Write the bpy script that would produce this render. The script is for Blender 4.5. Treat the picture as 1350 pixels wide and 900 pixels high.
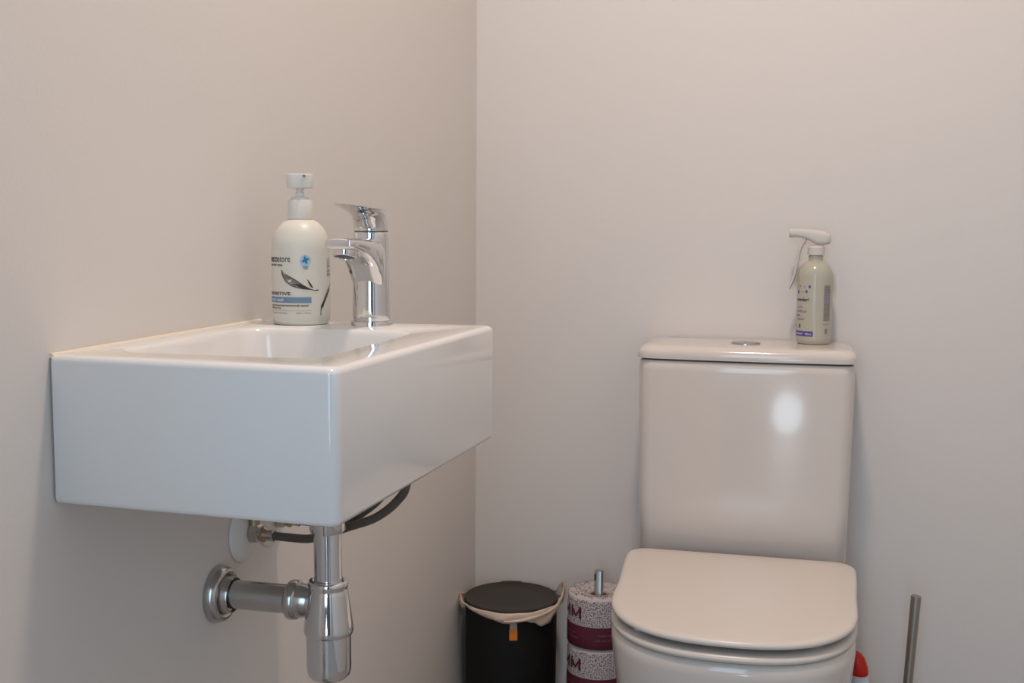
import bpy, bmesh, math, random
from mathutils import Vector, Matrix
for o in list(bpy.data.objects): bpy.data.objects.remove(o)
S = bpy.context.scene
COL = S.collection
PI = math.pi
rad = math.radians

# ------------------------------------------------------------------ camera
CX, CY, CZ = 0.588, -2.0484, 0.9547
YAW, PITCH, ROLL, FPX = -0.2479, 0.0995, 0.0057, 1508.45
fw = Vector((math.sin(YAW)*math.cos(PITCH), math.cos(YAW)*math.cos(PITCH), -math.sin(PITCH)))
rt = Vector((math.cos(YAW), -math.sin(YAW), 0)); up = rt.cross(fw)
r2 = rt*math.cos(ROLL) + up*math.sin(ROLL); u2 = -rt*math.sin(ROLL) + up*math.cos(ROLL)
cd = bpy.data.cameras.new('camera'); cam = bpy.data.objects.new('camera', cd); COL.objects.link(cam)
m3 = Matrix((r2, u2, -fw)).transposed(); cam.matrix_world = Matrix.Translation((CX, CY, CZ)) @ m3.to_4x4()
cd.sensor_width = 36; cd.lens = FPX/1350*36; cd.clip_start = 0.02
S.camera = cam

# ------------------------------------------------------------------ light
S.view_settings.view_transform = 'Standard'; S.view_settings.look = 'None'
S.view_settings.gamma = 1; S.view_settings.use_curve_mapping = False
S.view_settings.exposure = 0.10
W = bpy.data.worlds.new('world'); S.world = W; W.use_nodes = True
W.node_tree.nodes['Background'].inputs[0].default_value = (0.72, 0.86, 1.0, 1)
W.node_tree.nodes['Background'].inputs[1].default_value = 0.08

def area(name, loc, target, sx, sy, power, color, shape='RECTANGLE', spread=180):
    l = bpy.data.lights.new(name, 'AREA'); l.shape = shape; l.size = sx; l.size_y = sy
    l.energy = power; l.color = color; l.spread = rad(spread)
    o = bpy.data.objects.new(name, l); COL.objects.link(o); o.location = loc
    o.rotation_euler = (Vector(target)-Vector(loc)).to_track_quat('-Z', 'Y').to_euler()
    return o
# daylight from the hallway window beyond the doorway, and the warm ceiling downlight
area('hallway_daylight', (0.20, -2.85, 1.25), (0.70, -1.0, 0.9), 1.2, 1.5, 24.5, (0.52, 0.76, 1.0))
area('cistern_reflection_lamp', (0.82, -3.95, 0.15), (0.60, -0.2, 0.6), 0.34, 0.27, 2.3, (0.70, 0.86, 1.0), 'ELLIPSE')  # unseen low oval lamp, added for the bright reflection on the cistern front
area('downlight_lamp', (0.46, -0.985, 2.37), (0.46, -0.985, 0), 0.17, 0.17, 14.0, (1.0, 0.82, 0.70), 'DISK')

# ------------------------------------------------------------------ materials
def mat(name, col, rough=0.5, metal=0.0, spec=0.5, coat=0.0, noise=0.0, nscale=8.0, bump=0.0, bscale=200.0,
        trans=0.0, ior=1.45, sss=0.0, coatr=0.03):
    m = bpy.data.materials.new(name); m.use_nodes = True
    nt = m.node_tree; b = nt.nodes['Principled BSDF']
    b.inputs['Base Color'].default_value = (*col, 1); b.inputs['Roughness'].default_value = rough
    b.inputs['Metallic'].default_value = metal; b.inputs['Specular IOR Level'].default_value = spec
    b.inputs['Coat Weight'].default_value = coat; b.inputs['Coat Roughness'].default_value = coatr
    b.inputs['Transmission Weight'].default_value = trans; b.inputs['IOR'].default_value = ior
    tc = nt.nodes.new('ShaderNodeTexCoord')
    if noise > 0:
        n = nt.nodes.new('ShaderNodeTexNoise'); n.inputs['Scale'].default_value = nscale; n.inputs['Detail'].default_value = 4
        nt.links.new(tc.outputs['Object'], n.inputs['Vector'])
        r = nt.nodes.new('ShaderNodeMapRange'); r.inputs['To Min'].default_value = 1-noise; r.inputs['To Max'].default_value = 1+noise
        nt.links.new(n.outputs['Fac'], r.inputs['Value'])
        mx = nt.nodes.new('ShaderNodeVectorMath'); mx.operation = 'SCALE'; mx.inputs[0].default_value = col
        nt.links.new(r.outputs['Result'], mx.inputs['Scale']); nt.links.new(mx.outputs['Vector'], b.inputs['Base Color'])
    if bump > 0:
        n2 = nt.nodes.new('ShaderNodeTexNoise'); n2.inputs['Scale'].default_value = bscale; n2.inputs['Detail'].default_value = 3
        nt.links.new(tc.outputs['Object'], n2.inputs['Vector'])
        bp = nt.nodes.new('ShaderNodeBump'); bp.inputs['Strength'].default_value = bump; bp.inputs['Distance'].default_value = 0.002
        nt.links.new(n2.outputs['Fac'], bp.inputs['Height']); nt.links.new(bp.outputs['Normal'], b.inputs['Normal'])
    return m
M = {}
M['wall'] = mat('painted_plaster', (0.715, 0.677, 0.643), 0.55, noise=0.012, nscale=3, bump=0.08, bscale=260)
M['ceil'] = mat('ceiling_paint', (0.80, 0.78, 0.75), 0.8, noise=0.01)
M['floor'] = mat('floor_tile', (0.30, 0.28, 0.26), 0.4, noise=0.08, nscale=6)
M['trim'] = mat('trim_paint', (0.8, 0.79, 0.77), 0.35, noise=0.01)
M['cer'] = mat('vitreous_china', (0.77, 0.755, 0.735), 0.13, spec=0.5, coat=0.35, noise=0.006, nscale=4, coatr=0.05)
M['cer_t'] = mat('toilet_china', (0.68, 0.622, 0.575), 0.13, spec=0.5, coat=0.35, noise=0.006, nscale=4, coatr=0.05)
M['seat'] = mat('seat_plastic', (0.68, 0.62, 0.565), 0.28, noise=0.006)
M['chrome'] = mat('chrome', (0.72, 0.72, 0.73), 0.07, metal=1, noise=0.02, nscale=20)
M['chrome_dull'] = mat('dull_chrome', (0.52, 0.51, 0.50), 0.22, metal=1, noise=0.06, nscale=60)
M['steel'] = mat('brushed_steel', (0.42, 0.40, 0.37), 0.32, metal=1, noise=0.05, nscale=80)
M['brass'] = mat('tarnished_brass', (0.42, 0.33, 0.22), 0.3, metal=1, noise=0.15, nscale=90)
M['braid'] = mat('braided_hose', (0.15, 0.13, 0.105), 0.45, metal=0.5, noise=0.3, nscale=500, bump=0.8, bscale=900)
M['dark'] = mat('dark_gap', (0.03, 0.028, 0.025), 0.6, noise=0.05)
M['aer'] = mat('aerator_mesh', (0.10, 0.09, 0.085), 0.5, metal=0.4, noise=0.4, nscale=900)
M['wplast2'] = mat('sprayer_plastic', (0.63, 0.60, 0.57), 0.6, noise=0.006)
M['wplast'] = mat('white_plastic', (0.78, 0.76, 0.72), 0.35, noise=0.006)
M['soap'] = mat('soap_bottle_plastic', (0.70, 0.68, 0.60), 0.38, noise=0.01, nscale=12)
M['pump'] = mat('pump_plastic', (0.72, 0.70, 0.64), 0.35, noise=0.01)
M['stem'] = mat('pump_stem_plastic', (0.75, 0.74, 0.74), 0.3, noise=0.01)
M['ink'] = mat('black_ink', (0.04, 0.037, 0.03), 0.6, noise=0.05)
M['inkgrey'] = mat('grey_ink', (0.22, 0.20, 0.17), 0.6, noise=0.05)
M['leafgrey'] = mat('leaf_grey_ink', (0.27, 0.25, 0.22), 0.6, noise=0.5, nscale=400)
M['blueband'] = mat('blue_label_band', (0.17, 0.27, 0.40), 0.5, noise=0.02)
M['blue'] = mat('badge_blue', (0.03, 0.19, 0.38), 0.5, noise=0.03)
M['bluel'] = mat('badge_light_blue', (0.38, 0.58, 0.72), 0.5, noise=0.03)
M['whiteink'] = mat('white_ink', (0.62, 0.66, 0.74), 0.5, noise=0.02)
M['drop'] = mat('dried_soap', (0.22, 0.10, 0.02), 0.3, noise=0.2, nscale=300)
M['green'] = mat('pale_green_liquid_bottle', (0.47, 0.45, 0.365), 0.2, noise=0.01)
M['purple'] = mat('purple_ink', (0.10, 0.06, 0.27), 0.5, noise=0.04)
M['lilac'] = mat('lilac_ink', (0.24, 0.21, 0.30), 0.5, noise=0.25, nscale=700)
M['blk'] = mat('black_bin_metal', (0.009, 0.0085, 0.008), 0.6, spec=0.25, noise=0.25, nscale=300, bump=0.25, bscale=700)
M['blklid'] = mat('black_bin_lid', (0.040, 0.035, 0.031), 0.55, spec=0.3, noise=0.15, nscale=300, bump=0.15, bscale=700)
M['liner'] = mat('bin_liner_film', (0.66, 0.52, 0.41), 0.45, noise=0.08, nscale=40)
M['orange'] = mat('orange_tag', (0.72, 0.20, 0.01), 0.5, noise=0.04)
M['tagpale'] = mat('tag_top', (0.45, 0.30, 0.27), 0.5, noise=0.4, nscale=500)
M['paper'] = mat('wrapping_paper', (0.56, 0.49, 0.485), 0.7, noise=0.04, nscale=60, bump=0.1, bscale=150)
M['stroke'] = mat('wrapper_strokes', (0.045, 0.022, 0.025), 0.7, noise=0.1)
M['maroon'] = mat('maroon_band', (0.105, 0.012, 0.03), 0.6, noise=0.1, nscale=80)
M['bandtext'] = mat('band_text', (0.25, 0.13, 0.15), 0.6, noise=0.05)
M['card'] = mat('cardboard_core', (0.35, 0.22, 0.14), 0.8, noise=0.1)
M['red'] = mat('red_cap', (0.55, 0.015, 0.008), 0.35, noise=0.04)
M['clean'] = mat('cleaner_bottle', (0.70, 0.72, 0.76), 0.35, noise=0.02)
M['clabel'] = mat('cleaner_label', (0.03, 0.16, 0.42), 0.4, noise=0.15, nscale=60)
M['clear'] = mat('clear_film', (0.75, 0.74, 0.72), 0.2, noise=0.01)

# ------------------------------------------------------------------ helpers
def tag(o, label=None, cat=None, group=None, kind=None):
    if label: o['label'] = label
    if cat: o['category'] = cat
    if group: o['group'] = group
    if kind: o['kind'] = kind
    return o
def empty(name, loc, label, cat, group=None):
    o = bpy.data.objects.new(name, None); COL.objects.link(o); o.location = loc; o.empty_display_size = 0.02
    return tag(o, label, cat, group)
def obj(name, bm, mats, parent=None, smooth=True, subsurf=0, angle=40):
    if not isinstance(mats, (list, tuple)): mats = [mats]
    me = bpy.data.meshes.new(name); bm.normal_update(); bm.to_mesh(me); bm.free()
    for m in mats: me.materials.append(M[m])
    if smooth:
        for p in me.polygons: p.use_smooth = True
        me.set_sharp_from_angle(angle=rad(angle))
    o = bpy.data.objects.new(name, me); COL.objects.link(o)
    if parent:
        o.parent = parent
        loc = Vector(parent.location)
        q = parent.parent
        while q: loc += Vector(q.location); q = q.parent
        if parent.type == 'EMPTY':
            me.transform(Matrix.Translation(-loc))
        else:
            me.transform(Matrix.Translation(-loc))
    if subsurf:
        s = o.modifiers.new('sub', 'SUBSURF'); s.levels = subsurf; s.render_levels = subsurf
    return o
def bridge_loops(bm, loops, cap0=True, cap1=True, mi=0):
    L = [[bm.verts.new(p) for p in lp] for lp in loops]
    n = len(L[0])
    for a, b in zip(L, L[1:]):
        for i in range(n):
            f = bm.faces.new((a[i], a[(i+1) % n], b[(i+1) % n], b[i])); f.material_index = mi
    if cap0: bm.faces.new(list(reversed(L[0]))).material_index = mi
    if cap1: bm.faces.new(L[-1]).material_index = mi
    return L
def new(): return bmesh.new()
def lathe(bm, prof, c=(0, 0, 0), n=64, axis='z', cap0=True, cap1=True, mi=0, sx=1, sy=1):
    loops = []
    for r, h in prof:
        lp = []
        for i in range(n):
            a = 2*PI*i/n
            u, v = r*math.cos(a)*sx, r*math.sin(a)*sy
            if axis == 'z': p = (c[0]+u, c[1]+v, c[2]+h)
            elif axis == 'x': p = (c[0]+h, c[1]+u, c[2]+v)
            else: p = (c[0]+v, c[1]+h, c[2]+u)
            lp.append(p)
        loops.append(lp)
    bridge_loops(bm, loops, cap0, cap1, mi)
def arc(r0, h0, rr, a0, a1, n=6):
    """quarter-ish fillet points (r, h) around centre (r0, h0)"""
    return [(r0+rr*math.cos(rad(a0+(a1-a0)*i/n)), h0+rr*math.sin(rad(a0+(a1-a0)*i/n))) for i in range(n+1)]
def rr(x0, x1, y0, y1, r, z, n=8):
    """rounded rectangle loop, counter-clockwise"""
    pts = []
    for cx, cy, a0 in ((x1-r, y1-r, 0), (x0+r, y1-r, 90), (x0+r, y0+r, 180), (x1-r, y0+r, 270)):
        for i in range(n+1):
            a = rad(a0+90*i/n); pts.append((cx+r*math.cos(a), cy+r*math.sin(a), z))
    return pts
def tube(bm, path, r, n=16, mi=0, cap=True):
    P = [Vector(p) for p in path]
    loops = []; ref = None
    for i, p in enumerate(P):
        t = (P[min(i+1, len(P)-1)]-P[max(i-1, 0)]).normalized()
        if ref is None: ref = t.orthogonal().normalized()
        ref = (ref-t*ref.dot(t)).normalized(); b = t.cross(ref)
        rad_ = r[i] if isinstance(r, (list, tuple)) else r
        loops.append([p+(ref*math.cos(2*PI*k/n)+b*math.sin(2*PI*k/n))*rad_ for k in range(n)])
    bridge_loops(bm, loops, cap, cap, mi)
def spline(pts, k=10):
    P = [Vector(p) for p in pts]; P = [2*P[0]-P[1]]+P+[2*P[-1]-P[-2]]; out = []
    for i in range(1, len(P)-2):
        for j in range(k):
            t = j/k; a, b, c, d = P[i-1:i+3]
            out.append(0.5*((2*b)+(c-a)*t+(2*a-5*b+4*c-d)*t*t+(3*b-a-3*c+d)*t**3))
    out.append(P[-2]); return out
def box(bm, x0, x1, y0, y1, z0, z1, mi=0, bev=0.0):
    vs = [bm.verts.new((x, y, z)) for x in (x0, x1) for y in (y0, y1) for z in (z0, z1)]
    fs = [bm.faces.new([vs[i] for i in q]) for q in ((0, 1, 3, 2), (4, 6, 7, 5), (0, 4, 5, 1), (2, 3, 7, 6), (0, 2, 6, 4), (1, 5, 7, 3))]
    for f in fs: f.material_index = mi
    if bev:
        es = list({e for f in fs for e in f.edges})
        bmesh.ops.bevel(bm, geom=es, offset=bev, segments=3, affect='EDGES', profile=0.5)

def text_geo(s, size, bold=False):
    """2-D triangles of a line of text, origin at left baseline"""
    c = bpy.data.curves.new('t', 'FONT'); c.body = s; c.size = size; c.resolution_u = 3
    if bold: c.offset = size*0.018
    o = bpy.data.objects.new('t', c); COL.objects.link(o)
    bpy.context.view_layer.update()
    me = o.evaluated_get(bpy.context.evaluated_depsgraph_get()).to_mesh()
    vs = [(v.co.x, v.co.y) for v in me.vertices]; fs = [tuple(p.vertices) for p in me.polygons]
    o.evaluated_get(bpy.context.evaluated_depsgraph_get()).to_mesh_clear()
    bpy.data.objects.remove(o); bpy.data.curves.remove(c)
    return vs, fs
class CylPrint:
    """flat artwork laid round a cylinder; s = arc length from the facing direction, h = height"""
    def __init__(self, c, R, facing, lift=0.0003):
        self.c = c; self.R = R; self.f = facing; self.l = lift; self.bm = new()
    def p(self, s, h, lift=0):
        a = self.f + s/self.R; r = self.R+self.l+lift
        return (self.c[0]+r*math.cos(a), self.c[1]+r*math.sin(a), self.c[2]+h)
    def poly(self, pts, mi, lift=0):
        vs = [self.bm.verts.new(self.p(s, h, lift)) for s, h in pts]
        f = self.bm.faces.new(vs); f.material_index = mi
    def rect(self, s0, s1, h0, h1, mi, lift=0):
        n = max(1, int((s1-s0)/0.002))
        for i in range(n):
            a = s0+(s1-s0)*i/n; b = s0+(s1-s0)*(i+1)/n
            self.poly([(a, h0), (b, h0), (b, h1), (a, h1)], mi, lift)
    def text(self, s, s0, h0, size, mi, width=None, lift=0.0001, rot=False, bold=False):
        vs, fs = text_geo(s, size, bold)
        if not vs: return
        w = max(v[0] for v in vs); k = (width/w) if width else 1
        q = [(-v[1], v[0]*k) if rot else (v[0]*k, v[1]) for v in vs]
        bvs = [self.bm.verts.new(self.p(s0+a, h0+b, lift)) for a, b in q]
        for f in fs:
            try: self.bm.faces.new([bvs[i] for i in f]).material_index = mi
            except ValueError: pass
    def disc(self, s, h, r, mi, lift=0, n=20, sy=1):
        self.poly([(s+r*math.cos(2*PI*i/n), h+r*sy*math.sin(2*PI*i/n)) for i in range(n)], mi, lift)
    def blade(self, pts, widths, mi, lift=0):
        """tapered stroke along pts"""
        for i in range(len(pts)-1):
            (x0, y0), (x1, y1) = pts[i], pts[i+1]
            dx, dy = x1-x0, y1-y0; L = math.hypot(dx, dy) or 1; nx, ny = -dy/L, dx/L
            a, b = widths[i]/2, widths[i+1]/2
            self.poly([(x0-nx*a, y0-ny*a), (x1-nx*b, y1-ny*b), (x1+nx*b, y1+ny*b), (x0+nx*a, y0+ny*a)], mi, lift)

# ------------------------------------------------------------------ room
RX, FY, CH = 1.22, -2.30, 2.40
def slab(name, b, m):
    bm = new(); box(bm, *b); return tag(obj(name, bm, m, smooth=False), kind='structure')
slab('floor', (-0.1, RX+0.1, -4.3, 0.1, -0.1, 0), 'floor')
slab('ceiling', (-0.1, RX+0.1, -4.3, 0.1, CH, CH+0.1), 'ceil')
slab('wall_left', (-0.1, 0, -2.40, 0, 0, CH), 'wall')
slab('wall_back', (-0.1, RX+0.1, 0, 0.1, 0, CH), 'wall')
slab('wall_right', (RX, RX+0.1, -2.40, 0, 0, CH), 'wall')
bm = new(); box(bm, 0, 0.22, -2.40, FY, 0, CH); box(bm, 1.02, RX, -2.40, FY, 0, CH); box(bm, 0.22, 1.02, -2.40, FY, 2.03, CH)
tag(obj('wall_front', bm, 'wall', smooth=False), kind='structure')
bm = new()
box(bm, 0.20, 0.235, -2.42, FY+0.015, 0, 2.015); box(bm, 1.005, 1.04, -2.42, FY+0.015, 0, 2.015); box(bm, 0.20, 1.04, -2.42, FY+0.015, 2.015, 2.05)
tag(obj('trim_1', bm, 'trim', smooth=False), kind='structure')

# ------------------------------------------------------------------ wash basin
ZT, ZB = 0.850, 0.7275
def flare(pts):
    """the front long side is a touch longer than the wall side"""
    out = []
    for x, y, z in pts:
        t = max(0, min(1, x/0.26)); u = (y+1.064)/0.187
        out.append((x+u*0.0072*t, y+u*0.0125*t, z))
    return out
basin = empty('wash_basin', (0.0, -1.064, ZB), 'white rectangular ceramic wash basin hung on the left wall under the tap', 'sink')
loops = []
X0, X1, Y0, Y1 = 0.001, 0.2622, -1.2510, -0.8770
def outer(ins, z, r=0.009):
    q = rr(X0, X1-ins, Y0+ins, Y1-ins, r, z, 8)
    return flare([((x if x > 0.02 else X0+(x-X0)*0.25), y, z) for x, y, z in q])
wi = 0.011
loops.append(rr(0.03, 0.21, -1.20, -0.92, 0.02, 0.742, 8))
loops.append(flare(rr(X0+wi, X1-wi, Y0+wi, Y1-wi, 0.008, 0.742, 8)))
loops.append(flare(rr(X0+wi, X1-wi, Y0+wi, Y1-wi, 0.008, ZB+0.001, 8)))
loops.append(outer(0.005, ZB, 0.006)); loops.append(outer(0.0015, ZB+0.0015, 0.008)); loops.append(outer(0.0, ZB+0.005))
loops.append(outer(0.0, ZT-0.006))
for a in (20, 40, 60, 80): loops.append(outer(0.006*(1-math.cos(rad(a))), ZT-0.006+0.006*math.sin(rad(a)), 0.009))
loops.append(outer(0.0065, ZT))
BX0, BX1, BY0, BY1 = 0.030, 0.218, -1.214, -0.962
for ins, dz in ((0, 0), (0.0015, -0.0008), (0.003, -0.003), (0.0045, -0.007), (0.009, -0.04), (0.013, -0.060), (0.022, -0.076), (0.038, -0.085), (0.06, -0.089)):
    loops.append(rr(BX0+ins, BX1-ins, BY0+ins, BY1-ins, 0.030 if ins < 0.03 else 0.02, ZT+dz, 8))
loops.append(rr(0.118, 0.130, -1.10, -1.07, 0.003, ZT-0.0905, 8))
bm = new(); bridge_loops(bm, loops); obj('basin_body', bm, 'cer', basin, angle=60)
M['sil'] = mat('yellowed_silicone', (0.78, 0.70, 0.54), 0.4, noise=0.05, nscale=60)
bm = new(); tube(bm, [(0.0012, y_, ZT-0.0008) for y_ in (-1.249, -1.2, -1.1, -1.0, -0.9, -0.879)], 0.0022, 12); obj('silicone_bead', bm, 'sil', basin)
bm = new(); lathe(bm, [(0.0005, 0.0035), (0.014, 0.0035), (0.019, 0.003), (0.021, 0.001), (0.021, 0)], (0.124, -1.085, ZT-0.0905+0.001), 40)
obj('plug_hole', bm, 'chrome', basin)

# ------------------------------------------------------------------ tap
TX, TY = 0.1435, -0.9035
tap = empty('basin_tap', (TX, TY, ZT), 'chrome single lever mixer tap standing on the white basin beside the pump bottle', 'tap')
bm = new(); lathe(bm, [(0.0225, 0), (0.0225, 0.003), (0.0222, 0.0042), (0.0214, 0.0047), (0.0200, 0.0048)], (TX, TY, ZT)); obj('base_ring', bm, 'chrome', tap)
bm = new()
lathe(bm, [(0.0198, 0.0048), (0.0203, 0.006), (0.0203, 0.012), (0.0198, 0.04), (0.0192, 0.07), (0.0187, 0.092), (0.0186, 0.0975), (0.0183, 0.0984), (0.0180, 0.0987)], (TX, TY, ZT), 96)
obj('tap_body', bm, 'chrome', tap)
def sect(y, zc0, zc1, w, k=3.2, n=64, skew=0):
    """superellipse section across the tap, in the x-z plane"""
    out = []; zc = (zc0+zc1)/2; hz = (zc1-zc0)/2
    for i in range(n):
        a = 2*PI*i/n; c, s = math.cos(a), math.sin(a)
        out.append((TX+w/2*math.copysign(abs(c)**(2/k), c), y+skew*(math.copysign(abs(s)**(2/k), s))*hz, zc+hz*math.copysign(abs(s)**(2/k), s)))
    return list(reversed(out))
def interp_sections(rows, n=8, **kw):
    out = []
    pts = spline([(r[0], r[1], r[2]) for r in rows], n); ws = spline([(r[3], 0, 0) for r in rows], n)
    for p, w in zip(pts, ws): out.append(sect(p.x, p.y, p.z, w.x, **kw))
    return out
rows = [(TY+0.012, 0.880, 0.9435, 0.030), (TY-0.008, 0.885, 0.9435, 0.0375), (TY-0.020, 0.8985, 0.9425, 0.0375), (TY-0.032, 0.9120, 0.9425, 0.0365),
        (TY-0.046, 0.9215, 0.9425, 0.0345), (TY-0.062, 0.9275, 0.9430, 0.0335), (TY-0.076, 0.9305, 0.9432, 0.0328), (TY-0.084, 0.9315, 0.9432, 0.0315), (TY-0.0880, 0.9320, 0.9428, 0.0290), (TY-0.0898, 0.9335, 0.9415, 0.0250), (TY-0.0903, 0.9355, 0.9395, 0.0180)]
bm = new(); bridge_loops(bm, interp_sections(rows)); spout = obj('spout', bm, 'chrome', tap, angle=85)
bm = new()
lathe(bm, [(0.0122, 0.010), (0.0122, 0.0012), (0.0114, 0.0)], (0, 0, 0), 40, cap0=False, cap1=False)
lathe(bm, [(0.0114, 0.0), (0.0100, 0.0), (0.0098, 0.0014)], (0, 0, 0), 40, cap0=False, cap1=False)
lathe(bm, [(0.0099, 0.0014), (0.0005, 0.0012)], (0, 0, 0), 40, cap0=False, mi=1)
bmesh.ops.transform(bm, matrix=Matrix.Translation((TX, TY-0.0735, 0.9235)) @ Matrix.Rotation(rad(-17), 4, 'X'), verts=bm.verts)
obj('aerator', bm, ['chrome', 'aer'], spout)
bm = new(); lathe(bm, [(0.0178, 0.0980), (0.0178, 0.1002)], (TX, TY, ZT), 64); obj('handle_joint', bm, 'dark', tap)
# lever handle: round foot that leans into a flat lever
bm = new()
H = []
def hloop(z, yb, yf, w, k, tiltb=0.0, tiltf=0.0):
    """plan loop between back yb and front yf"""
    out = []; yc = (yb+yf)/2; hy = (yb-yf)/2
    for i in range(96):
        a = 2*PI*i/96; c, s = math.cos(a), math.sin(a)
        y = yc+hy*math.copysign(abs(s)**(2/k), s)
        ww = w/2
        t = (yb-y)/(yb-yf)                         # 0 back .. 1 front
        ww *= (1-0.42*min(1, (k-2)/0.3)*max(0, t-0.42)/0.58)
        zz = 0.9497+(z-0.9497+tiltb*(1-t)+tiltf*t)*0.86
        out.append((TX+ww*math.copysign(abs(c)**(2/k), c), y, zz))
    return out
cb = TY+0.0184
H.append(hloop(0.9497, cb-0.001, cb-0.0358, 0.0350, 2)); H.append(hloop(0.9503, cb, cb-0.0368, 0.0367, 2))
H.append(hloop(0.9540, cb, cb-0.0375, 0.0367, 2)); H.append(hloop(0.9590, cb+0.0003, cb-0.0415, 0.0365, 2.08, -0.0005, 0.0005))
H.append(hloop(0.9640, cb+0.0006, cb-0.0475, 0.0363, 2.15, -0.001, 0.001)); H.append(hloop(0.9685, cb+0.001, cb-0.0600, 0.0361, 2.3, -0.0015, 0.002))
H.append(hloop(0.9725, cb+0.0012, cb-0.0780, 0.0359, 2.5, -0.0025, 0.0030)); H.append(hloop(0.9755, cb+0.0014, cb-0.0960, 0.0355, 2.7, -0.0030, 0.0035))
H.append(hloop(0.9775, cb+0.0012, cb-0.1060, 0.0370, 2.8, -0.0035, 0.0030)); H.append(hloop(0.9785, cb+0.0002, cb-0.1070, 0.0340, 2.8, -0.0030, 0.0026))
H.append(hloop(0.9792, cb-0.003, cb-0.1020, 0.030, 2.8, -0.0028, 0.0022))
H.append(hloop(0.9792, cb-0.012, cb-0.085, 0.014, 2.6, -0.0016, 0.0012))
HS = []
for a in range(len(H)-1):
    p0, p1, p2, p3 = H[max(a-1, 0)], H[a], H[a+1], H[min(a+2, len(H)-1)]
    for j in range(4):
        t = j/4; lp = []
        for A, B, C_, D in zip(p0, p1, p2, p3):
            A, B, C_, D = Vector(A), Vector(B), Vector(C_), Vector(D)
            lp.append(0.5*((2*B)+(C_-A)*t+(2*A-5*B+4*C_-D)*t*t+(3*B-A-3*C_+D)*t**3))
        HS.append(lp)
HS.append(H[-1])
bridge_loops(bm, HS); obj('lever_handle', bm, 'chrome', tap, angle=80)

# ------------------------------------------------------------------ pump bottle
BC = (0.0652, -0.9100, ZT)
face = math.atan2(CY-BC[1], CX-BC[0])
BR = 0.0310
soap = empty('soap_pump_bottle', BC, 'cream pump bottle with leaf drawings and blue band on the basin by the tap', 'soap dispenser')
bm = new()
lathe(bm, [(0.026, 0.0), (0.0285, 0.0006), (0.0302, 0.0030), (0.0308, 0.0065), (BR, 0.012), (BR, 0.080), (0.0306, 0.0860), (0.0293, 0.0920), (0.0268, 0.0985), (0.0235, 0.1040), (0.0190, 0.1085), (0.0150, 0.1108), (0.0120, 0.1116), (0.0118, 0.118)], BC, 72)
sb = obj('bottle', bm, 'soap', soap)
bm = new(); lathe(bm, [(0.0116, 0.1117), (0.0130, 0.1120), (0.0133, 0.1135), (0.0131, 0.1310), (0.0126, 0.1322), (0.0103, 0.1324), (0.0103, 0.1343), (0.0095, 0.1350), (0.005, 0.1353)], BC, 56)
obj('collar', bm, 'pump', soap)
bm = new(); lathe(bm, [(0.0050, 0.1345), (0.0046, 0.1400), (0.0036, 0.1410), (0.0036, 0.1418), (0.0044, 0.1424), (0.0044, 0.1460)], BC, 32)
obj('pump_stem', bm, 'stem', soap)
bm = new()
fd = Vector((math.cos(face), math.sin(face), 0)); sd = Vector((-math.sin(face), math.cos(face), 0))
lp = []
for w, h in ((0.0125, 0.1448), (0.0135, 0.1451), (0.0139, 0.1468), (0.0147, 0.1575), (0.0146, 0.1592), (0.0132, 0.1598)):
    q = []
    for i in range(40):
        a = 2*PI*i/40; c, s = math.cos(a), math.sin(a); k = 3.4
        p = Vector(BC)+sd*(w*math.copysign(abs(c)**(2/k), c))+fd*(0.0135*math.copysign(abs(s)**(2/k), s)*w/0.0150); p.z += h; q.append(p)
    lp.append(q)
bridge_loops(bm, list(lp)); head = obj('pump_head', bm, 'pump', soap, angle=35)
bmesh_n = new()
hc = Vector(BC)+fd*0.0115+sd*0.0045+Vector((0, 0, 0.1572))
tube(bmesh_n, [hc-fd*0.004, hc+fd*0.0040, hc+fd*0.0052], [0.0022, 0.0022, 0.0016], 20)
nz = obj('nozzle', bmesh_n, 'pump', head)
bm = new(); bmesh.ops.create_icosphere(bm, subdivisions=3, radius=0.0012, matrix=Matrix.Translation(hc+fd*0.0053+Vector((0, 0, 0.0002))) @ Matrix.Diagonal((1.3, 1.0, 0.9, 1)))
obj('dried_soap', bm, 'drop', head)
# artwork (s measured to the right of the facing direction)
P = CylPrint((BC[0], BC[1], BC[2]), BR, face)
MM = 0.001
def zz(y): return (428.0-y)/1.225*MM-0.001
def ss(x): return BR*math.asin(max(-1, min(1, (x-395.7)/38.3)))
P.text('eco', ss(358.2), zz(344.5), 0.0098, 0, ss(366.6)-ss(358.2), bold=True); P.text('store', ss(366.6), zz(344.5), 0.0098, 0, ss(382.3)-ss(366.6))
P.text('care for you', ss(358.0), zz(348.5)-0.0012, 0.0040, 0, ss(372)-ss(358.0), bold=True)
P.disc(ss(401.6), zz(342.8), 0.0058, 4)
for a in (25, 105, 200, 290):
    c0 = (ss(401.6), zz(342.2)); e = (c0[0]+0.0042*math.cos(rad(a)), c0[1]+0.0042*math.sin(rad(a)))
    P.blade([c0, ((c0[0]+e[0])/2, (c0[1]+e[1])/2), e], [0.0016, 0.0026, 0.0006], 3, 0.0002)
P.text('registered', ss(397.8), zz(351.5), 0.0026, 3, 0.0062, bold=True); P.text('charity', ss(398.8), zz(353.8), 0.0026, 3, 0.0046, bold=True)
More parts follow.
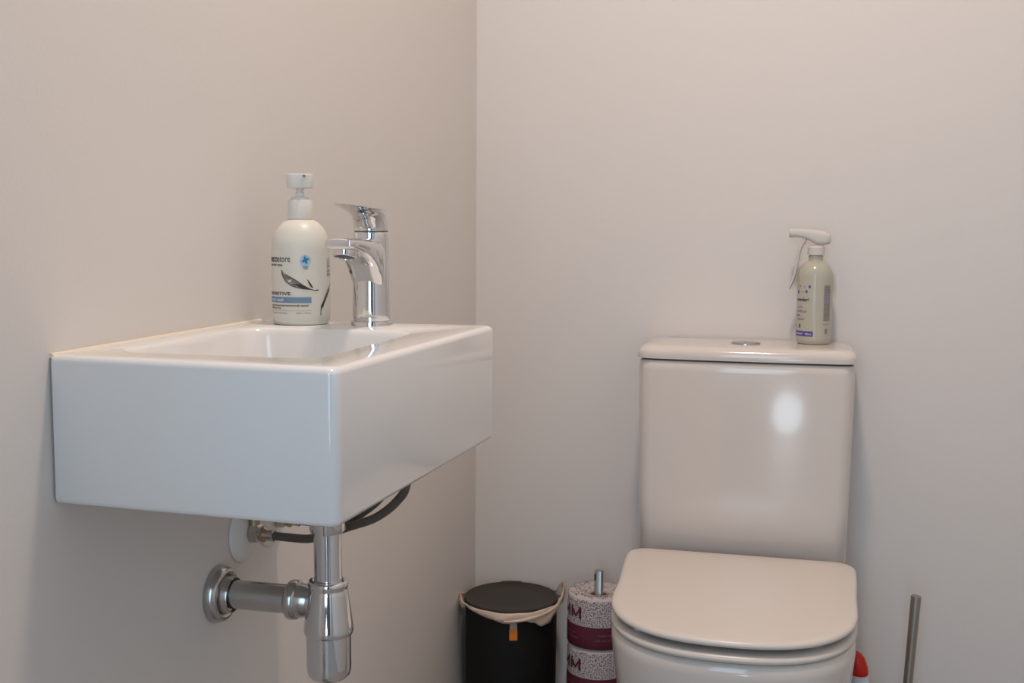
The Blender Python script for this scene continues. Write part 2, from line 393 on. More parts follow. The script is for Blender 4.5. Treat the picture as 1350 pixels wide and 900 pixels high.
# leaf
lf = [(371.0, 355), (373, 361), (378, 366.5), (385, 371), (392, 374.5), (397, 376.8), (401, 378.5)]
wl = [0.0006, 0.0040, 0.0074, 0.0086, 0.0068, 0.0044, 0.0022]
P.blade([(ss(x), zz(y)) for x, y in lf], wl, 2)
P.blade([(ss(x), zz(y)) for x, y in [(371, 355), (373, 362.5), (377, 370), (384, 375), (393, 377.5), (400, 379)]], [0.0006, 0.0007, 0.0006, 0.0007, 0.0006, 0.001], 0, 0.0001)
P.blade([(ss(x), zz(y)) for x, y in [(376, 360), (382, 364), (389, 368), (396, 373), (400, 377)]], [0.0003, 0.0010, 0.0010, 0.0012, 0.001], 0, 0.0001)
P.blade([(ss(x), zz(y)) for x, y in [(384, 373), (391, 374), (396, 375.5), (402, 378), (408, 380), (414, 381.4), (417.5, 380.8)]], [0.0004, 0.0018, 0.0040, 0.0030, 0.0009, 0.0008, 0.0014], 0, 0.0002)
for i in range(9):
    x = 374+i*2.6; y = 360.5+i*1.75
    P.blade([(ss(x), zz(y)), (ss(x+3.5), zz(y+5.0-0.25*i))], [0.0003, 0.0003], 0, 0.00015)
P.blade([(ss(x), zz(y)) for x, y in [(403.8, 367), (406, 371), (408.5, 375), (410.5, 378)]], [0.0004, 0.0016, 0.0018, 0.0010], 0, 0.0001)
P.text('SENSITIVE', ss(357.9), zz(387.3), 0.0046, 0, ss(382.5)-ss(357.9), bold=True)
P.rect(ss(357.9), ss(408.6), zz(397.3), zz(389.8), 5)
P.text('hand wash', ss(359), zz(395.3), 0.0048, 6, ss(373.5)-ss(359), bold=True)
P.text('approved and dermatologically tested', ss(358.6), zz(401.8), 0.0030, 0, ss(404.8)-ss(358.6), bold=True)
P.text('fragrance free', ss(358.6), zz(405.2), 0.0030, 0, ss(370)-ss(358.6), bold=True)
P.rect(ss(358.6), ss(408.5), zz(407.6), zz(407.3), 1)
P.text('no nasty chemicals', ss(359), zz(411.3), 0.0025, 1, ss(378)-ss(359)); P.text('500mL / 16.9 fl oz', ss(389), zz(411.3), 0.0025, 1, ss(408)-ss(389))
random.seed(4)
y = 340.5
while y < 363:
    P.rect(ss(429.2), ss(432.2+random.random()*1.3), zz(y+random.choice((0.7, 1.1))), zz(y), 1); y += random.choice((1.7, 2.1, 2.6))
P.blade([(ss(x), zz(y)) for x, y in [(433.7, 370), (432.8, 376), (430.8, 382), (427.5, 390), (424.6, 397), (422.6, 402.0), (421.2, 405), (420.6, 409), (420.7, 413.5)]], [0.0002, 0.0014, 0.0048, 0.0044, 0.0036, 0.0042, 0.0012, 0.0007, 0.0009], 2)
P.blade([(ss(x), zz(y)) for x, y in [(433.5, 374), (431.0, 382), (427.2, 391), (424.2, 398), (422.2, 402.5), (421.0, 406), (420.5, 410), (420.6, 413.8)]], [0.0005, 0.0022, 0.0020, 0.0022, 0.0034, 0.0010, 0.0007, 0.0009], 0, 0.0001)
obj('printed_artwork', P.bm, ['ink', 'inkgrey', 'leafgrey', 'blue', 'bluel', 'blueband', 'whiteink'], sb, smooth=False)

# ------------------------------------------------------------------ bottle trap under the basin
QX, QY = 0.1262, -0.9865
trap = empty('bottle_trap', (QX, QY, 0.487), 'chrome bottle trap hanging below the basin with its waste arm running to the wall', 'drain trap')
bm = new(); lathe(bm, [(0.0142, 0.085), (0.0142, 0.2415)], (QX, QY, 0.500), 56); obj('tail_pipe', bm, 'chrome', trap)
bm = new(); lathe(bm, [(0.0145, 0.0), (0.0172, 0.0004), (0.0182, 0.003), (0.0182, 0.026), (0.0145, 0.030)], (QX, QY, 0.6440), 56); obj('waste_nut', bm, 'chrome', trap)
bm = new()
lathe(bm, [(0.0146, 0.5900), (0.0160, 0.5925), (0.0190, 0.5925), (0.0203, 0.5910), (0.0207, 0.5885), (0.0203, 0.5860), (0.0196, 0.5848), (0.0196, 0.5828), (0.0202, 0.5815), (0.0207, 0.5790), (0.0228, 0.5630), (0.0243, 0.5510), (0.0253, 0.5430), (0.0255, 0.5400), (0.0250, 0.5370), (0.0236, 0.5358)], (QX, QY, 0.002), 80)
obj('trap_body', bm, 'chrome', trap)
bm = new()
lathe(bm, [(0.0005, 0.4860), (0.0060, 0.4860), (0.0085, 0.4858), (0.0092, 0.4866), (0.0150, 0.4880), (0.0190, 0.4902), (0.0216, 0.4932), (0.0227, 0.4975), (0.0229, 0.5020), (0.0229, 0.5370)], (QX, QY, 0.002), 80)
obj('trap_cup', bm, 'chrome', trap)
AZ = 0.5700
bm = new(); lathe(bm, [(0.0150, -QX+0.002), (0.0150, -0.044)], (QX, QY, AZ), 56, axis='x'); obj('waste_arm', bm, 'chrome_dull', trap)
bm = new()
lathe(bm, [(0.0152, -0.0500), (0.0180, -0.0496), (0.0198, -0.0480), (0.0206, -0.0455), (0.0206, -0.0425), (0.0198, -0.0395), (0.0188, -0.0382), (0.0180, -0.0376), (0.0176, -0.0340), (0.0168, -0.0300), (0.0156, -0.0265), (0.0150, -0.0240), (0.0150, -0.0200)], (QX+0.006, QY, AZ), 56, axis='x')
obj('arm_nut', bm, 'chrome_dull', trap)
bm = new()
lathe(bm, [(0.0300, 0.0005), (0.0303, 0.0030), (0.0296, 0.0070), (0.0280, 0.0105), (0.0262, 0.0120), (0.0238, 0.0128), (0.0222, 0.0122), (0.0205, 0.0095), (0.0196, 0.0085), (0.0192, 0.0110), (0.0190, 0.0190), (0.0182, 0.0205), (0.0174, 0.0195), (0.0170, 0.0150), (0.0152, 0.0150)], (0, QY, AZ-0.001), 72, axis='x')
obj('wall_flange', bm, 'chrome_dull', trap)

# ------------------------------------------------------------------ supply valves and hoses
def valve(y, z, name_label, hoz):
    v = empty('water_supply_valve', (0, y, z), name_label, 'valve', None)
    bm = new(); lathe(bm, [(0.0335, 0.0004), (0.0335, 0.0016), (0.0325, 0.0028), (0.0280, 0.0050), (0.0160, 0.0085), (0.0120, 0.0092)], (0, y, z), 64, axis='x')
    obj('wall_flange', bm, 'wplast', v)
    bm = new()
    lathe(bm, [(0.0075, 0.002), (0.0075, 0.005), (0.0095, 0.0055), (0.0108, 0.007), (0.0108, 0.019), (0.0095, 0.0205), (0.0085, 0.021), (0.0085, 0.024)], (0, y, z), 6, axis='x')
    obj('valve_nut', bm, 'chrome_dull', v, smooth=False)
    bm = new(); lathe(bm, [(0.0070, 0.022), (0.0082, 0.0225), (0.0088, 0.024), (0.0088, 0.026), (0.0070, 0.028), (0.0055, 0.031)], (0, y, z-0.001), 32, axis='x')
    obj('brass_collar', bm, 'brass', v)
    bm = new(); lathe(bm, [(0.0060, -0.002), (0.0062, 0.018), (0.0085, 0.020), (0.0085, 0.028), (0.006, 0.031)], (0.0135, y, z), 24); obj('valve_stem', bm, 'brass', v)
    return v
valve(-0.9260, 0.6195, 'nearer water valve under the basin, with a large round white wall plate', None)
valve(-0.8600, 0.6195, 'farther water valve under the basin, its white plate mostly hidden by the hose', None)
def hose(pts, label):
    t = empty('braided_hose', pts[0], label, 'hose')
    bm = new(); sp = spline(pts, 12); tube(bm, sp, 0.0047, 20); obj('hose_sleeve', bm, 'braid', t)
    bm = new(); d = (sp[3]-sp[0]).normalized(); tube(bm, [sp[0]-d*0.001, sp[0]+d*0.008, sp[0]+d*0.0085], [0.0063, 0.0063, 0.0055], 20); obj('crimp_ferrule', bm, 'chrome_dull', t)
    return t
hose([(0.029, -0.9260, 0.6180), (0.052, -0.927, 0.6175), (0.080, -0.929, 0.6185), (0.105, -0.930, 0.6265), (0.1245, -0.930, 0.6345), (0.152, -0.930, 0.6448), (0.1695, -0.930, 0.6560), (0.182, -0.930, 0.6680), (0.1900, -0.930, 0.6800), (0.192, -0.928, 0.700), (0.184, -0.922, 0.722), (0.168, -0.914, 0.738)],
     'dark braided hose from the nearer valve, the lower strand looping past the trap pipe')
hose([(0.029, -0.8600, 0.6180), (0.060, -0.864, 0.6185), (0.085, -0.880, 0.6240), (0.108, -0.902, 0.6310), (0.1222, -0.915, 0.6385), (0.1379, -0.918, 0.6490), (0.1527, -0.918, 0.6610), (0.1640, -0.917, 0.6760), (0.170, -0.915, 0.695), (0.168, -0.910, 0.715), (0.155, -0.905, 0.738)],
     'dark braided hose from the farther valve, the upper strand of the loop under the basin')

# ------------------------------------------------------------------ toilet
toilet = empty('toilet', (0.5025, -0.35, 0), 'white toilet with its lid shut and slim cistern against the back wall', 'toilet')
TXc = 0.5025
def cist(z, hw, yf, ins=0, r=0.022, bow=0.008, yb=-0.003):
    pts = rr(TXc-hw+ins, TXc+hw-ins, yf+ins, yb, r, z, 10)
    # add points along the front for the bow
    out = []
    for i in range(len(pts)):
        a, b = pts[i], pts[(i+1) % len(pts)]
        out.append(a)
        if abs(a[1]-b[1]) < 1e-6 and abs(a[0]-b[0]) > 0.1:
            for k in range(1, 12): out.append((a[0]+(b[0]-a[0])*k/12, a[1], z))
    res = []
    for x, y, z_ in out:
        x -= 0.0015; t = (x+0.0015-TXc)/hw; f = (y-yb)/(yf-yb)
        res.append((x, y-bow*(1-t*t)*max(0, f), z_))
    return res
KF = -0.158
L = [cist(0.398, 0.1700, KF-0.0025, 0.002), cist(0.40, 0.1700, KF-0.0025), cist(0.50, 0.1714, KF-0.0015), cist(0.62, 0.1732, KF-0.0005), cist(0.72, 0.1745, KF), cist(0.7350, 0.1745, KF, 0.0005), cist(0.7367, 0.1745, KF, 0.003)]
bm = new(); bridge_loops(bm, L); obj('cistern', bm, 'cer_t', toilet, angle=60)
L = [cist(0.7370, 0.1735, KF+0.001, 0.002), cist(0.7387, 0.1735, KF+0.001, 0.002)]
bm = new(); bridge_loops(bm, L); obj('lid_gap_shade', bm, 'dark', toilet, angle=60)  # near-black slab stands in for the shade in the gap under the lid
L = [cist(0.7387, 0.1755, KF-0.001, 0.003), cist(0.7397, 0.1770, KF-0.003, 0.0), cist(0.7465, 0.1770, KF-0.004, 0.0), cist(0.7518, 0.1768, KF-0.004, 0.001),
     cist(0.7566, 0.1765, KF-0.004, 0.004), cist(0.7596, 0.1765, KF-0.004, 0.009), cist(0.7609, 0.1765, KF-0.004, 0.016), cist(0.7616, 0.1765, KF-0.004, 0.028), cist(0.7618, 0.1765, KF-0.004, 0.05, yb=-0.02)]
bm = new(); bridge_loops(bm, L); obj('cistern_lid', bm, 'cer_t', toilet, angle=60)
bx, by = 0.4990, -0.0860
bm = new(); lathe(bm, [(0.0245, -0.002), (0.0245, 0.0018), (0.0235, 0.0024), (0.0218, 0.0018), (0.0218, -0.001)], (bx, by, 0.7615), 56)
fb = obj('flush_button', bm, 'chrome_dull', toilet)
for sgn in (-1, 1):
    bm = new(); pts = []
    for z in (0.0, 0.0024, 0.0030):
        q = []; R = 0.0213 if z < 0.003 else 0.0200
        x0 = 0.0008
        a0 = math.acos(x0/R)
        for i in range(24):
            a = -a0+2*a0*i/23; q.append((bx+sgn*R*math.cos(a), by+R*math.sin(a), 0.7615+z))
        if sgn < 0: q.reverse()
        pts.append(q)
    bridge_loops(bm, pts); obj('button_half', bm, 'chrome_dull', fb)
def dshape(z, hwb, hwm, yb, ym, yf, ins=0, rb=0.035, n=2.45, N=40):
    """D-shaped plan: straight back with round corners, slightly tapering sides, blunt round front"""
    pts = []
    hwb -= ins; hwm -= ins; yb -= ins; yf += ins; rb = max(0.004, rb-ins)
    for i in range(9):                       # back right corner
        a = rad(90-90*i/8); pts.append((TXc+hwb-rb+rb*math.cos(a), yb-rb+rb*math.sin(a), z))
    for k in range(1, 8):
        t = k/8; s_ = t*t*(3-2*t)
        pts.append((TXc+hwb+(hwm-hwb)*s_, yb-rb+(ym-yb+rb)*t, z))
    for i in range(N+1):
        a = PI*i/N; c, s_ = math.cos(a), math.sin(a)
        pts.append((TXc+hwm*math.copysign(abs(c)**(2/n), c), ym+(yf-ym)*abs(s_)**(2/n), z))
    for k in range(7, 0, -1):
        t = k/8; s_ = t*t*(3-2*t)
        pts.append((TXc-hwb-(hwm-hwb)*s_, yb-rb+(ym-yb+rb)*t, z))
    for i in range(9):
        a = rad(180-90*i/8); pts.append((TXc-hwb+rb+rb*math.cos(a), yb-rb+rb*math.sin(a), z))
    pts = [(x+0.003*min(1, max(0, (yb-y)/0.2)), y, z_) for x, y, z_ in pts]
    return list(reversed(pts))
LB, LM, LF = -0.189, -0.412, -0.598
HWB, HWM = 0.1805, 0.1725
def dl(z, ins): return dshape(z, HWB, HWM, LB, LM, LF, ins)
bm = new(); bridge_loops(bm, [dl(0.4170, 0.006), dl(0.4172, 0.003), dl(0.4185, 0.001), dl(0.4210, 0.0), dl(0.4240, 0.0012), dl(0.4262, 0.0045), dl(0.4272, 0.010), dl(0.4276, 0.03), dl(0.4276, 0.08)])
obj('toilet_lid', bm, 'seat', toilet, angle=60)
def ds(z, ins): return dshape(z, HWB-0.004, HWM, LB, LM, LF-0.001, ins)
bm = new(); bridge_loops(bm, [ds(0.3960, 0.012), ds(0.3965, 0.005), ds(0.3985, 0.001), ds(0.4020, 0.0), ds(0.4050, 0.0015), ds(0.4072, 0.005), ds(0.4082, 0.012), ds(0.4082, 0.05)])
seat = obj('seat_ring', bm, 'seat', toilet, angle=60)
for dx, dy in ((-0.12, -0.25), (0.12, -0.25), (-0.115, -0.53), (0.115, -0.53)):
    bm = new(); lathe(bm, [(0.009, 0), (0.0095, 0.002), (0.0095, 0.0088)], (TXc+dx, dy, 0.4081), 24); obj('buffer', bm, 'wplast', seat)
for dx in (-0.08, 0.08):
    bm = new(); lathe(bm, [(0.010, 0), (0.011, 0.004), (0.011, 0.016), (0.009, 0.020)], (TXc+dx, -0.184, 0.3955), 28); obj('hinge', bm, 'chrome_dull', toilet)
def dp(z, k, ins): return dshape(z, 0.171-k*0.4, 0.171-k, -0.004, -0.42, -0.597+k*1.1, ins, rb=0.02, n=2.5)
bm = new(); bridge_loops(bm, [dp(0.0, 0.050, 0.004), dp(0.006, 0.048, 0), dp(0.10, 0.042, 0), dp(0.20, 0.026, 0), dp(0.28, 0.012, 0), dp(0.34, 0.004, 0), dp(0.375, 0.0005, 0), dp(0.388, 0.0, 0.001), dp(0.3945, 0.0, 0.005), dp(0.3955, 0.0, 0.012), dp(0.3955, 0.0, 0.05)])
obj('pan', bm, 'cer_t', toilet, angle=60)

# ------------------------------------------------------------------ spray bottle on the cistern
SC = (0.6095, -0.0500, 0.7618)
sface = math.atan2(CY-SC[1], CX-SC[0]); SR = 0.0293
spray = empty('spray_bottle', SC, 'pale green spray bottle with purple print standing on the cistern lid', 'spray bottle')
bm = new()
lathe(bm, [(0.024, 0), (0.0268, 0.0008), (0.0285, 0.004), (SR, 0.010), (SR, 0.112), (0.0286, 0.1190), (0.0262, 0.1260), (0.0225, 0.1325), (0.0175, 0.1370), (0.0128, 0.1385), (0.0115, 0.1395), (0.0113, 0.1440), (0.0122, 0.1450), (0.0122, 0.1475), (0.0112, 0.1485), (0.0112, 0.152)], SC, 64)
spb = obj('bottle', bm, 'green', spray)
sfd = Vector((math.cos(sface), math.sin(sface), 0)); ssd = Vector((-math.sin(sface), math.cos(sface), 0))  # ssd = right in view
def sp(u, f, h): return Vector(SC)+ssd*u+sfd*f+Vector((0, 0, h))
bm = new(); lathe(bm, [(0.0125, 0.1490), (0.0140, 0.1495), (0.0140, 0.1615), (0.0115, 0.1640), (0.0090, 0.1650)], SC, 40); obj('collar', bm, 'wplast2', spray)
bm = new()
lp = []
for u, zc, hz, w in ((0.0235, 0.1760, 0.0040, 0.006), (0.0215, 0.1768, 0.0085, 0.009), (0.0120, 0.1775, 0.0120, 0.0105), (0.0, 0.1790, 0.0125, 0.0108), (-0.012, 0.1830, 0.0095, 0.0100), (-0.0240, 0.1855, 0.0075, 0.0090), (-0.0320, 0.1860, 0.0070, 0.0085), (-0.0400, 0.1860, 0.0070, 0.0085)):
    q = []
    for i in range(28):
        a = 2*PI*i/28; c, s = math.cos(a), math.sin(a); k = 3
        q.append(sp(u, w*math.copysign(abs(c)**(2/k), c), zc+hz*math.copysign(abs(s)**(2/k), s)))
    lp.append(q)
bridge_loops(bm, lp); sh = obj('sprayer_head', bm, 'wplast2', spray, angle=50)
bm = new(); lp = []
for u, h in ((-0.0395, 0.186), (-0.0445, 0.186), (-0.0450, 0.186)):
    r = 0.0078 if u > -0.0449 else 0.0065
    lp.append([sp(u, r*math.cos(2*PI*i/24), h+r*math.sin(2*PI*i/24)) for i in range(24)])
bridge_loops(bm, lp); obj('nozzle', bm, 'wplast2', sh)
bm = new(); pth = spline([sp(-0.018, 0, 0.176), sp(-0.026, 0, 0.160), sp(-0.030, 0, 0.138), sp(-0.034, 0, 0.115), sp(-0.0425, 0, 0.092)], 8)
lp = []
for i, p in enumerate(pth):
    t = i/(len(pth)-1); tn = (pth[min(i+1, len(pth)-1)]-pth[max(0, i-1)]).normalized(); nn = tn.cross(sfd).normalized(); th = 0.0032-0.001*t; ww = 0.0075-0.001*t
    lp.append([p+sfd*(ww*math.cos(2*PI*k/20))+nn*(th*math.sin(2*PI*k/20)) for k in range(20)])
bridge_loops(bm, lp); obj('trigger', bm, 'wplast2', spray)
P = CylPrint(SC, SR, sface)
def zz(y): return (454.0-y)/0.776*MM
def ss(x): return SR*math.asin(max(-0.999, min(0.999, (x-1072.8)/22.6)))
for x, y, r in ((1054.6, 378.5, 1.0), (1066.3, 378.8, 1.6), (1062.5, 385.2, 1.6), (1052.6, 386, 2.0)):
    P.disc(ss(x), zz(y), r*MM*1.1, 1, sy=1.5)
for x, y in ((1060, 378.6), (1057.5, 385)): P.disc(ss(x), zz(y), 0.0010, 2)
P.text('wonder!', ss(1051.2), zz(397.6), 0.0078, 0, ss(1065.8)-ss(1051.2), bold=True)
P.text('multi', ss(1051.6), zz(406.0), 0.0034, 2, ss(1058)-ss(1051.6), bold=True); P.text('surface', ss(1051.6), zz(412.3), 0.0062, 3, ss(1063)-ss(1051.6))
P.text('kids', ss(1051.2), zz(417.2), 0.0040, 1, ss(1055.5)-ss(1051.2), bold=True); P.text('cleaner', ss(1051.4), zz(422.3), 0.0056, 2, ss(1061)-ss(1051.4), bold=True)
P.disc(ss(1055.2), zz(430.2), 0.0019, 1, sy=2.0); P.disc(ss(1051.0), zz(430.2), 0.0015, 1, sy=2.0)
P.rect(ss(1050.6), ss(1071.8), zz(443.4), zz(436.6), 1); P.text('SPRAY', ss(1051.6), zz(441.3), 0.0044, 4, ss(1059.5)-ss(1051.6), bold=True); P.text('500mL', ss(1062), zz(441.3), 0.0040, 4, ss(1070)-ss(1062), bold=True)
y = 377.0
while y < 422: P.rect(ss(1084.3), ss(1091.4+random.random()*0.6), zz(y+1.0), zz(y), 2 if 386 < y < 400 else 3); y += 1.6
P.rect(ss(1083.8), ss(1090.2), zz(428.0), zz(427.3), 3); P.disc(ss(1088), zz(436.5), 0.0028, 3, sy=1.7)
obj('printed_label', P.bm, ['ink', 'purple', 'lilac', 'inkgrey', 'whiteink'], spb, smooth=False)

# ------------------------------------------------------------------ pedal bin with liner
NC = (0.0950, -0.0960, 0.005)
binn = empty('waste_bin', NC, 'round black waste bin in the corner with a beige liner over its rim', 'bin')
nface = math.atan2(CY-NC[1], CX-NC[0])
bm = new(); lathe(bm, [(0.078, -0.005), (0.0805, -0.001), (0.0812, 0.010), (0.0822, 0.20), (0.0826, 0.272), (0.0820, 0.276), (0.0800, 0.277)], NC, 80); obj('bin_body', bm, 'blk', binn)
bm = new(); lathe(bm, [(0.0840, 0.2772), (0.0848, 0.2795), (0.0848, 0.2850), (0.0838, 0.2866), (0.0818, 0.2868), (0.0800, 0.2858), (0.0785, 0.2850), (0.0400, 0.2852), (0.0005, 0.2852)], NC, 80, cap1=False)
lid = obj('bin_lid', bm, 'blklid', binn)
bm = new(); lp = []
for i in range(13):
    a = nface+PI+rad(-13+26*i/12)
    q = []
    for r, h in ((0.0765, 0.2858), (0.0800, 0.2878), (0.0840, 0.2880), (0.0850, 0.2866)): q.append((NC[0]+r*math.cos(a), NC[1]+r*math.sin(a), NC[2]+h))
    lp.append(q)
bridge_loops(bm, lp); obj('finger_grip', bm, 'blklid', lid)
bm = new()
def itp(tbl, a):
    for (a0, v0), (a1, v1) in zip(tbl, tbl[1:]):
        if a0 <= a <= a1:
            t = (a-a0)/(a1-a0); t = t*t*(3-2*t); return v0+(v1-v0)*t
    return tbl[-1][1]
low = [(-180, 0.2760), (-120, 0.2740), (-98, 0.2640), (-82, 0.2680), (-66, 0.2795), (-50, 0.2765), (-25, 0.2700), (-8, 0.2650), (2, 0.2645), (12, 0.2700), (26, 0.2650), (38, 0.2550), (50, 0.2560), (58, 0.2670), (66, 0.2710), (80, 0.2780), (100, 0.2780), (180, 0.2760)]
top = [(-180, 0.2760), (-125, 0.2770), (-108, 0.2840), (-95, 0.2900), (-84, 0.2875), (-72, 0.2845), (-50, 0.2845), (-20, 0.2835), (0, 0.2835), (15, 0.2835), (35, 0.2855), (60, 0.2850), (76, 0.2910), (90, 0.3140), (102, 0.3070), (116, 0.2840), (130, 0.2770), (180, 0.2760)]
rt_ = [(-180, 0.0866), (-110, 0.0866), (-95, 0.0925), (-80, 0.0900), (-40, 0.0866), (0, 0.0866), (40, 0.0885), (70, 0.0900), (92, 0.0960), (110, 0.0900), (130, 0.0866), (180, 0.0866)]
N = 180; lp = []; rows_n = 7
random.seed(2); wob = [random.uniform(-1, 1) for _ in range(40)]
for j in range(rows_n):
    q = []
    for i in range(N):
        d = -180+360*i/N; a = nface+rad(d)
        zl, zt, rr_ = itp(low, d), itp(top, d), itp(rt_, d)
        t = j/(rows_n-1)
        w = 0.0008*math.sin(d*0.13+j*0.9)*math.sin(d*0.05+2)+0.0004*math.sin(d*0.31+j*1.4)
        bulge = 0.0022*math.sin(PI*t)
        r = rr_*(1-t)+(rr_-0.002+0.0012)*t+w+bulge
        z = zt+(zl-zt)*t+0.0007*math.sin(d*0.17)
        q.append((NC[0]+r*math.cos(a), NC[1]+r*math.sin(a), NC[2]+z))
    lp.append(q)
bridge_loops(bm, lp, False, False)
ln = obj('bin_liner', bm, 'liner', binn, angle=180); s = ln.modifiers.new('thick', 'SOLIDIFY'); s.thickness = 0.0006; s.offset = 1
# a twisted fold running along the front of the liner
bm = new(); pts = []
for i in range(24):
    d = -8+84*i/23; a = nface+rad(d); r = 0.0892+0.0008*math.sin(i*0.4); z = NC[2]+0.2695+0.0150*(i/23)**1.3
    pts.append((NC[0]+r*math.cos(a), NC[1]+r*math.sin(a), z))
tube(bm, pts, [0.0012+0.0022*math.sin(PI*min(1, (i+1)/22)) for i in range(24)], 10); obj('liner_fold', bm, 'liner', ln)
P = CylPrint(NC, 0.0826, nface, 0.0008)
P.rect(-0.0028, 0.0110, 0.2340, 0.2530, 0); P.rect(-0.0022, 0.0104, 0.2530, 0.2650, 1)
tg = obj('orange_tag', P.bm, ['orange', 'tagpale'], binn, smooth=False); s = tg.modifiers.new('thick', 'SOLIDIFY'); s.thickness = 0.0008

# ------------------------------------------------------------------ toilet paper stand and rolls
RC = (0.2570, -0.1080, 0); RR = 0.0540
stand = empty('toilet_roll_stand', RC, 'metal toilet roll stand, its post poking up through the stacked wrapped rolls', 'paper stand')
bm = new(); lathe(bm, [(0.050, 0), (0.052, 0.002), (0.052, 0.020), (0.049, 0.024), (0.030, 0.030), (0.028, 0.040), (0.040, 0.0448), (0.0005, 0.0452)], RC, 56); obj('base', bm, 'steel', stand)
bm = new()
loops = [rr(RC[0]-0.0075, RC[0]+0.0075, RC[1]-0.0060, RC[1]+0.0060, 0.0035, z, 4) for z in (0.010, 0.354)]+[rr(RC[0]-0.0068, RC[0]+0.0068, RC[1]-0.0053, RC[1]+0.0053, 0.003, 0.3552, 4)]
bridge_loops(bm, loops); pole = obj('pole', bm, 'steel', stand)
bm = new(); box(bm, RC[0]-0.0070, RC[0]-0.0038, RC[1]-0.0064, RC[1]-0.0055, 0.339, 0.3505); obj('pole_slot', bm, 'dark', pole, smooth=False)
rface = math.atan2(CY-RC[1], CX-RC[0])
def make_roll(z0, label):
    o = empty('toilet_roll', (RC[0], RC[1], z0), label, 'toilet roll', 'wrapped toilet rolls on the stand')
    c = (RC[0], RC[1], z0)
    o.scale = (1, 1, 0.92)
    bm = new()
    lathe(bm, [(0.017, 0.004), (0.020, 0.0012), (0.030, 0.0003), (0.046, 0.0003), (0.0515, 0.0022), (0.0538, 0.0060), (RR, 0.0100), (RR, 0.0880), (0.0532, 0.0935), (0.0505, 0.0975), (0.0465, 0.0990), (0.036, 0.0978), (0.026, 0.0960), (0.019, 0.0935), (0.0165, 0.0900), (0.0165, 0.0040)], c, 72, cap0=False, cap1=False)
    w = obj('paper_wrapper', bm, 'paper', o, angle=60)
    random.seed(11)
    P = CylPrint(c, RR, rface, 0.0003)
    g = 0.0037; n = int(2*PI*RR/g)
    for i in range(n):
        for j in range(13):
            s = -PI*RR+(i+random.uniform(0.15, 0.85))*g; h = 0.0435+(j+random.uniform(0.15, 0.85))*0.0039
            if h > 0.0925: continue
            a = random.uniform(0, PI); L = random.uniform(0.0011, 0.0017); ww = 0.00055
            dx, dy = math.cos(a)*L, math.sin(a)*L; nx, ny = -math.sin(a)*ww, math.cos(a)*ww
            deg = math.degrees(s/RR)
            P.poly([(s-dx-nx, h-dy-ny), (s+dx-nx, h+dy-ny), (s+dx+nx, h+dy+ny), (s-dx+nx, h-dy+ny)], 0)
    # strokes on the sloping top
    for _ in range(420):
        r = math.sqrt(random.uniform(0.021**2, 0.0505**2)); th = random.uniform(0, 2*PI)
        z = 0.0935+(r-0.019)/(0.0465-0.019)*0.0055 if r < 0.0465 else 0.0990-(r-0.0465)/0.004*0.0015
        a = random.uniform(0, PI); L = 0.0014; ww = 0.0005
        cx, cy = c[0]+r*math.cos(th), c[1]+r*math.sin(th)
        dx, dy = math.cos(a)*L, math.sin(a)*L; nx, ny = -math.sin(a)*ww, math.cos(a)*ww
        vs = [P.bm.verts.new((x, y, c[2]+z+0.0012)) for x, y in ((cx-dx-nx, cy-dy-ny), (cx+dx-nx, cy+dy-ny), (cx+dx+nx, cy+dy+ny), (cx-dx+nx, cy-dy+ny))]
        P.bm.faces.new(vs)
    for deg in (-88.5, -58):
        s0 = RR*rad(deg); h0, h1, w_ = 0.0570, 0.0790, 0.0240; u = 0.0048
        P.rect(s0, s0+u, h0, h1, 1, 0.0008); P.rect(s0+w_-u, s0+w_, h0, h1, 1, 0.0008)
        for sg, b0 in ((1, s0+u*0.4), (-1, s0+w_-u*0.4)):
            for k in range(4):
                a, b = b0+sg*(w_/2-u*0.4)*k/4, b0+sg*(w_/2-u*0.4)*(k+1)/4
                ya, yb_ = h1-0.014*k/4, h1-0.014*(k+1)/4
                q = [(a, ya-0.0065), (b, yb_-0.0065), (b, yb_), (a, ya)]
                P.poly(q if sg > 0 else q[::-1], 1, 0.0009)
    obj('printed_pattern', P.bm, ['stroke', 'maroon'], w, smooth=False)
    bm = new(); lathe(bm, [(RR+0.0002, 0.0010), (RR+0.0010, 0.0025), (RR+0.0011, 0.022), (RR+0.0008, 0.0425), (RR+0.0001, 0.0432)], c, 72, cap0=False, cap1=False)
    bd = obj('paper_band', bm, 'maroon', o)
    for deg in (-74, 0):
        P = CylPrint(c, RR+0.0012, rface, 0.0003)
        s0 = RR*rad(deg); P.text('toilet rolls', s0, 0.0270, 0.0058, 0, 0.026); P.text('soft and strong', s0-0.005, 0.0175, 0.0062, 0, 0.036)
        obj('printed_text', P.bm, 'bandtext', bd, smooth=False)
    bm = new(); lathe(bm, [(0.0163, 0.005), (0.0163, 0.089), (0.0148, 0.089), (0.0148, 0.005)], c, 40, cap0=False, cap1=False); obj('cardboard_core', bm, 'card', o)
    return o
ZS = 0.0460
r0 = make_roll(ZS+0.1840, 'top wrapped toilet roll of the stack beside the bin, its patterned shoulder showing')
for k, lb in ((1, 'middle wrapped toilet roll of the stack beside the bin, right under the top one'), ):
    r = r0.copy(); COL.objects.link(r); r.location = (RC[0], RC[1], ZS+0.0920); r['label'] = lb
    for ch in list(r0.children):
        c = ch.copy(); COL.objects.link(c); c.parent = r
        for g in list(ch.children):
            d = g.copy(); COL.objects.link(d); d.parent = c
r = r0.copy(); COL.objects.link(r); r.location = (RC[0], RC[1], ZS); r['label'] = 'bottom wrapped toilet roll of the stack beside the bin, resting on the stand base'
for ch in list(r0.children):
    c = ch.copy(); COL.objects.link(c); c.parent = r
    for g in list(ch.children):
        d = g.copy(); COL.objects.link(d); d.parent = c

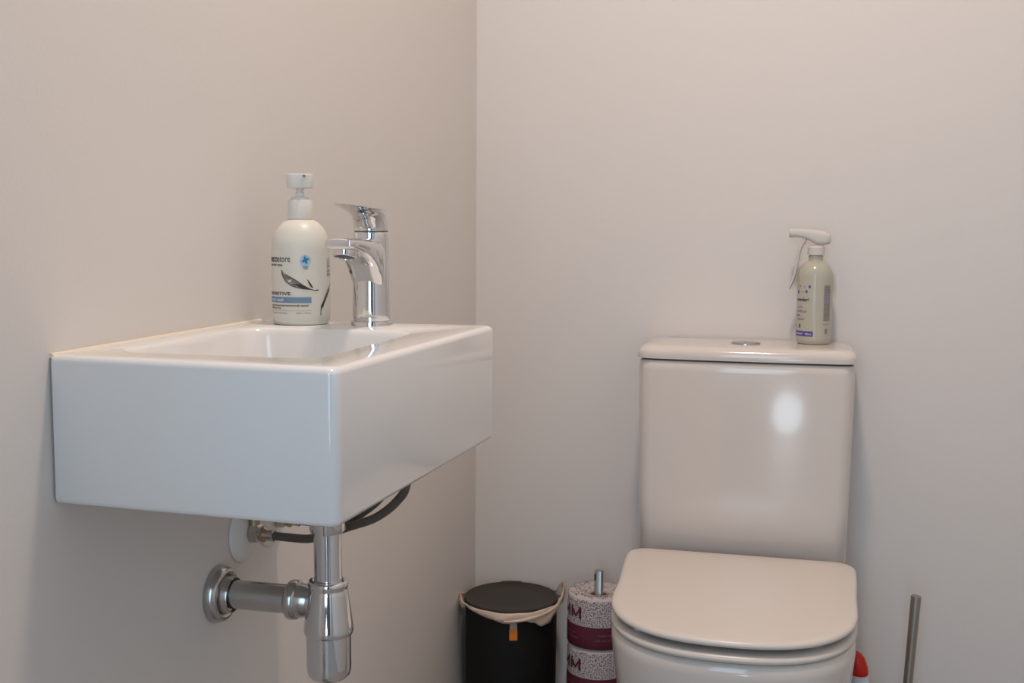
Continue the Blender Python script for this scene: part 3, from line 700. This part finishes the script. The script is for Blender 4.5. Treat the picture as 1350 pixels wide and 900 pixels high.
# ------------------------------------------------------------------ cleaner bottle with red cap
CC = (0.7000, -0.1500, 0)
cl = empty('toilet_cleaner_bottle', CC, 'white and blue cleaner bottle with a red cap, half hidden behind the toilet', 'bottle')
bm = new(); lathe(bm, [(0.028, 0.0), (0.031, 0.003), (0.0315, 0.012), (0.0315, 0.14), (0.030, 0.165), (0.0265, 0.186), (0.0215, 0.200), (0.0170, 0.210), (0.0142, 0.217), (0.0138, 0.230)], CC, 48, sx=0.95, sy=0.75)
cb_ = obj('bottle', bm, 'clean', cl)
bm = new(); lathe(bm, [(0.0318, 0.03), (0.0318, 0.145), (0.0303, 0.168), (0.0268, 0.188), (0.0215, 0.203)], CC, 48, sx=0.956, sy=0.76, cap0=False, cap1=False); obj('label', bm, 'clabel', cb_)
bm = new()
tilt = [(0.0135, 0.2290, 0), (0.0144, 0.2300, 0), (0.0146, 0.2345, 0), (0.0142, 0.2420, -0.0008), (0.0130, 0.2500, -0.0022), (0.0108, 0.2580, -0.0034), (0.0076, 0.2640, -0.0056), (0.0035, 0.2672, -0.0068), (0.0005, 0.2676, -0.0070)]
lp = [[(CC[0]-0.002+dx+r*math.cos(2*PI*i/40), CC[1]+r*math.sin(2*PI*i/40), h) for i in range(40)] for r, h, dx in tilt]
bridge_loops(bm, lp); obj('cap', bm, 'red', cl)

# ------------------------------------------------------------------ toilet brush
tb = empty('toilet_brush', (0.7920, -0.12, 0), 'toilet brush with slim round steel handle, standing right of the toilet', 'toilet brush')
bm = new(); lathe(bm, [(0.042, 0), (0.044, 0.002), (0.044, 0.118), (0.042, 0.122), (0.012, 0.124), (0.012, 0.120)], (0.7920, -0.12, 0), 48); obj('holder', bm, 'steel', tb)
bm = new(); tube(bm, [(0.7695, -0.12, 0.06), (0.7746, -0.12, 0.16), (0.7770, -0.12, 0.2104), (0.7842, -0.12, 0.3560), (0.78435, -0.12, 0.3585), (0.7844, -0.12, 0.3590)], [0.0076, 0.0076, 0.0076, 0.0082, 0.0080, 0.0070], 32); obj('handle', bm, 'steel', tb)

# ------------------------------------------------------------------ ceiling downlight fitting
dlt = empty('ceiling_downlight', (0.46, -0.985, 2.38), 'round recessed ceiling downlight above the basin and toilet', 'ceiling light')
bm = new(); lathe(bm, [(0.056, 0.0), (0.062, 0.0), (0.066, 0.004), (0.067, 0.0195), (0.054, 0.0195), (0.056, 0.0)], (0.46, -0.985, 2.38), 48, cap0=False, cap1=False); obj('trim_ring', bm, 'wplast', dlt)
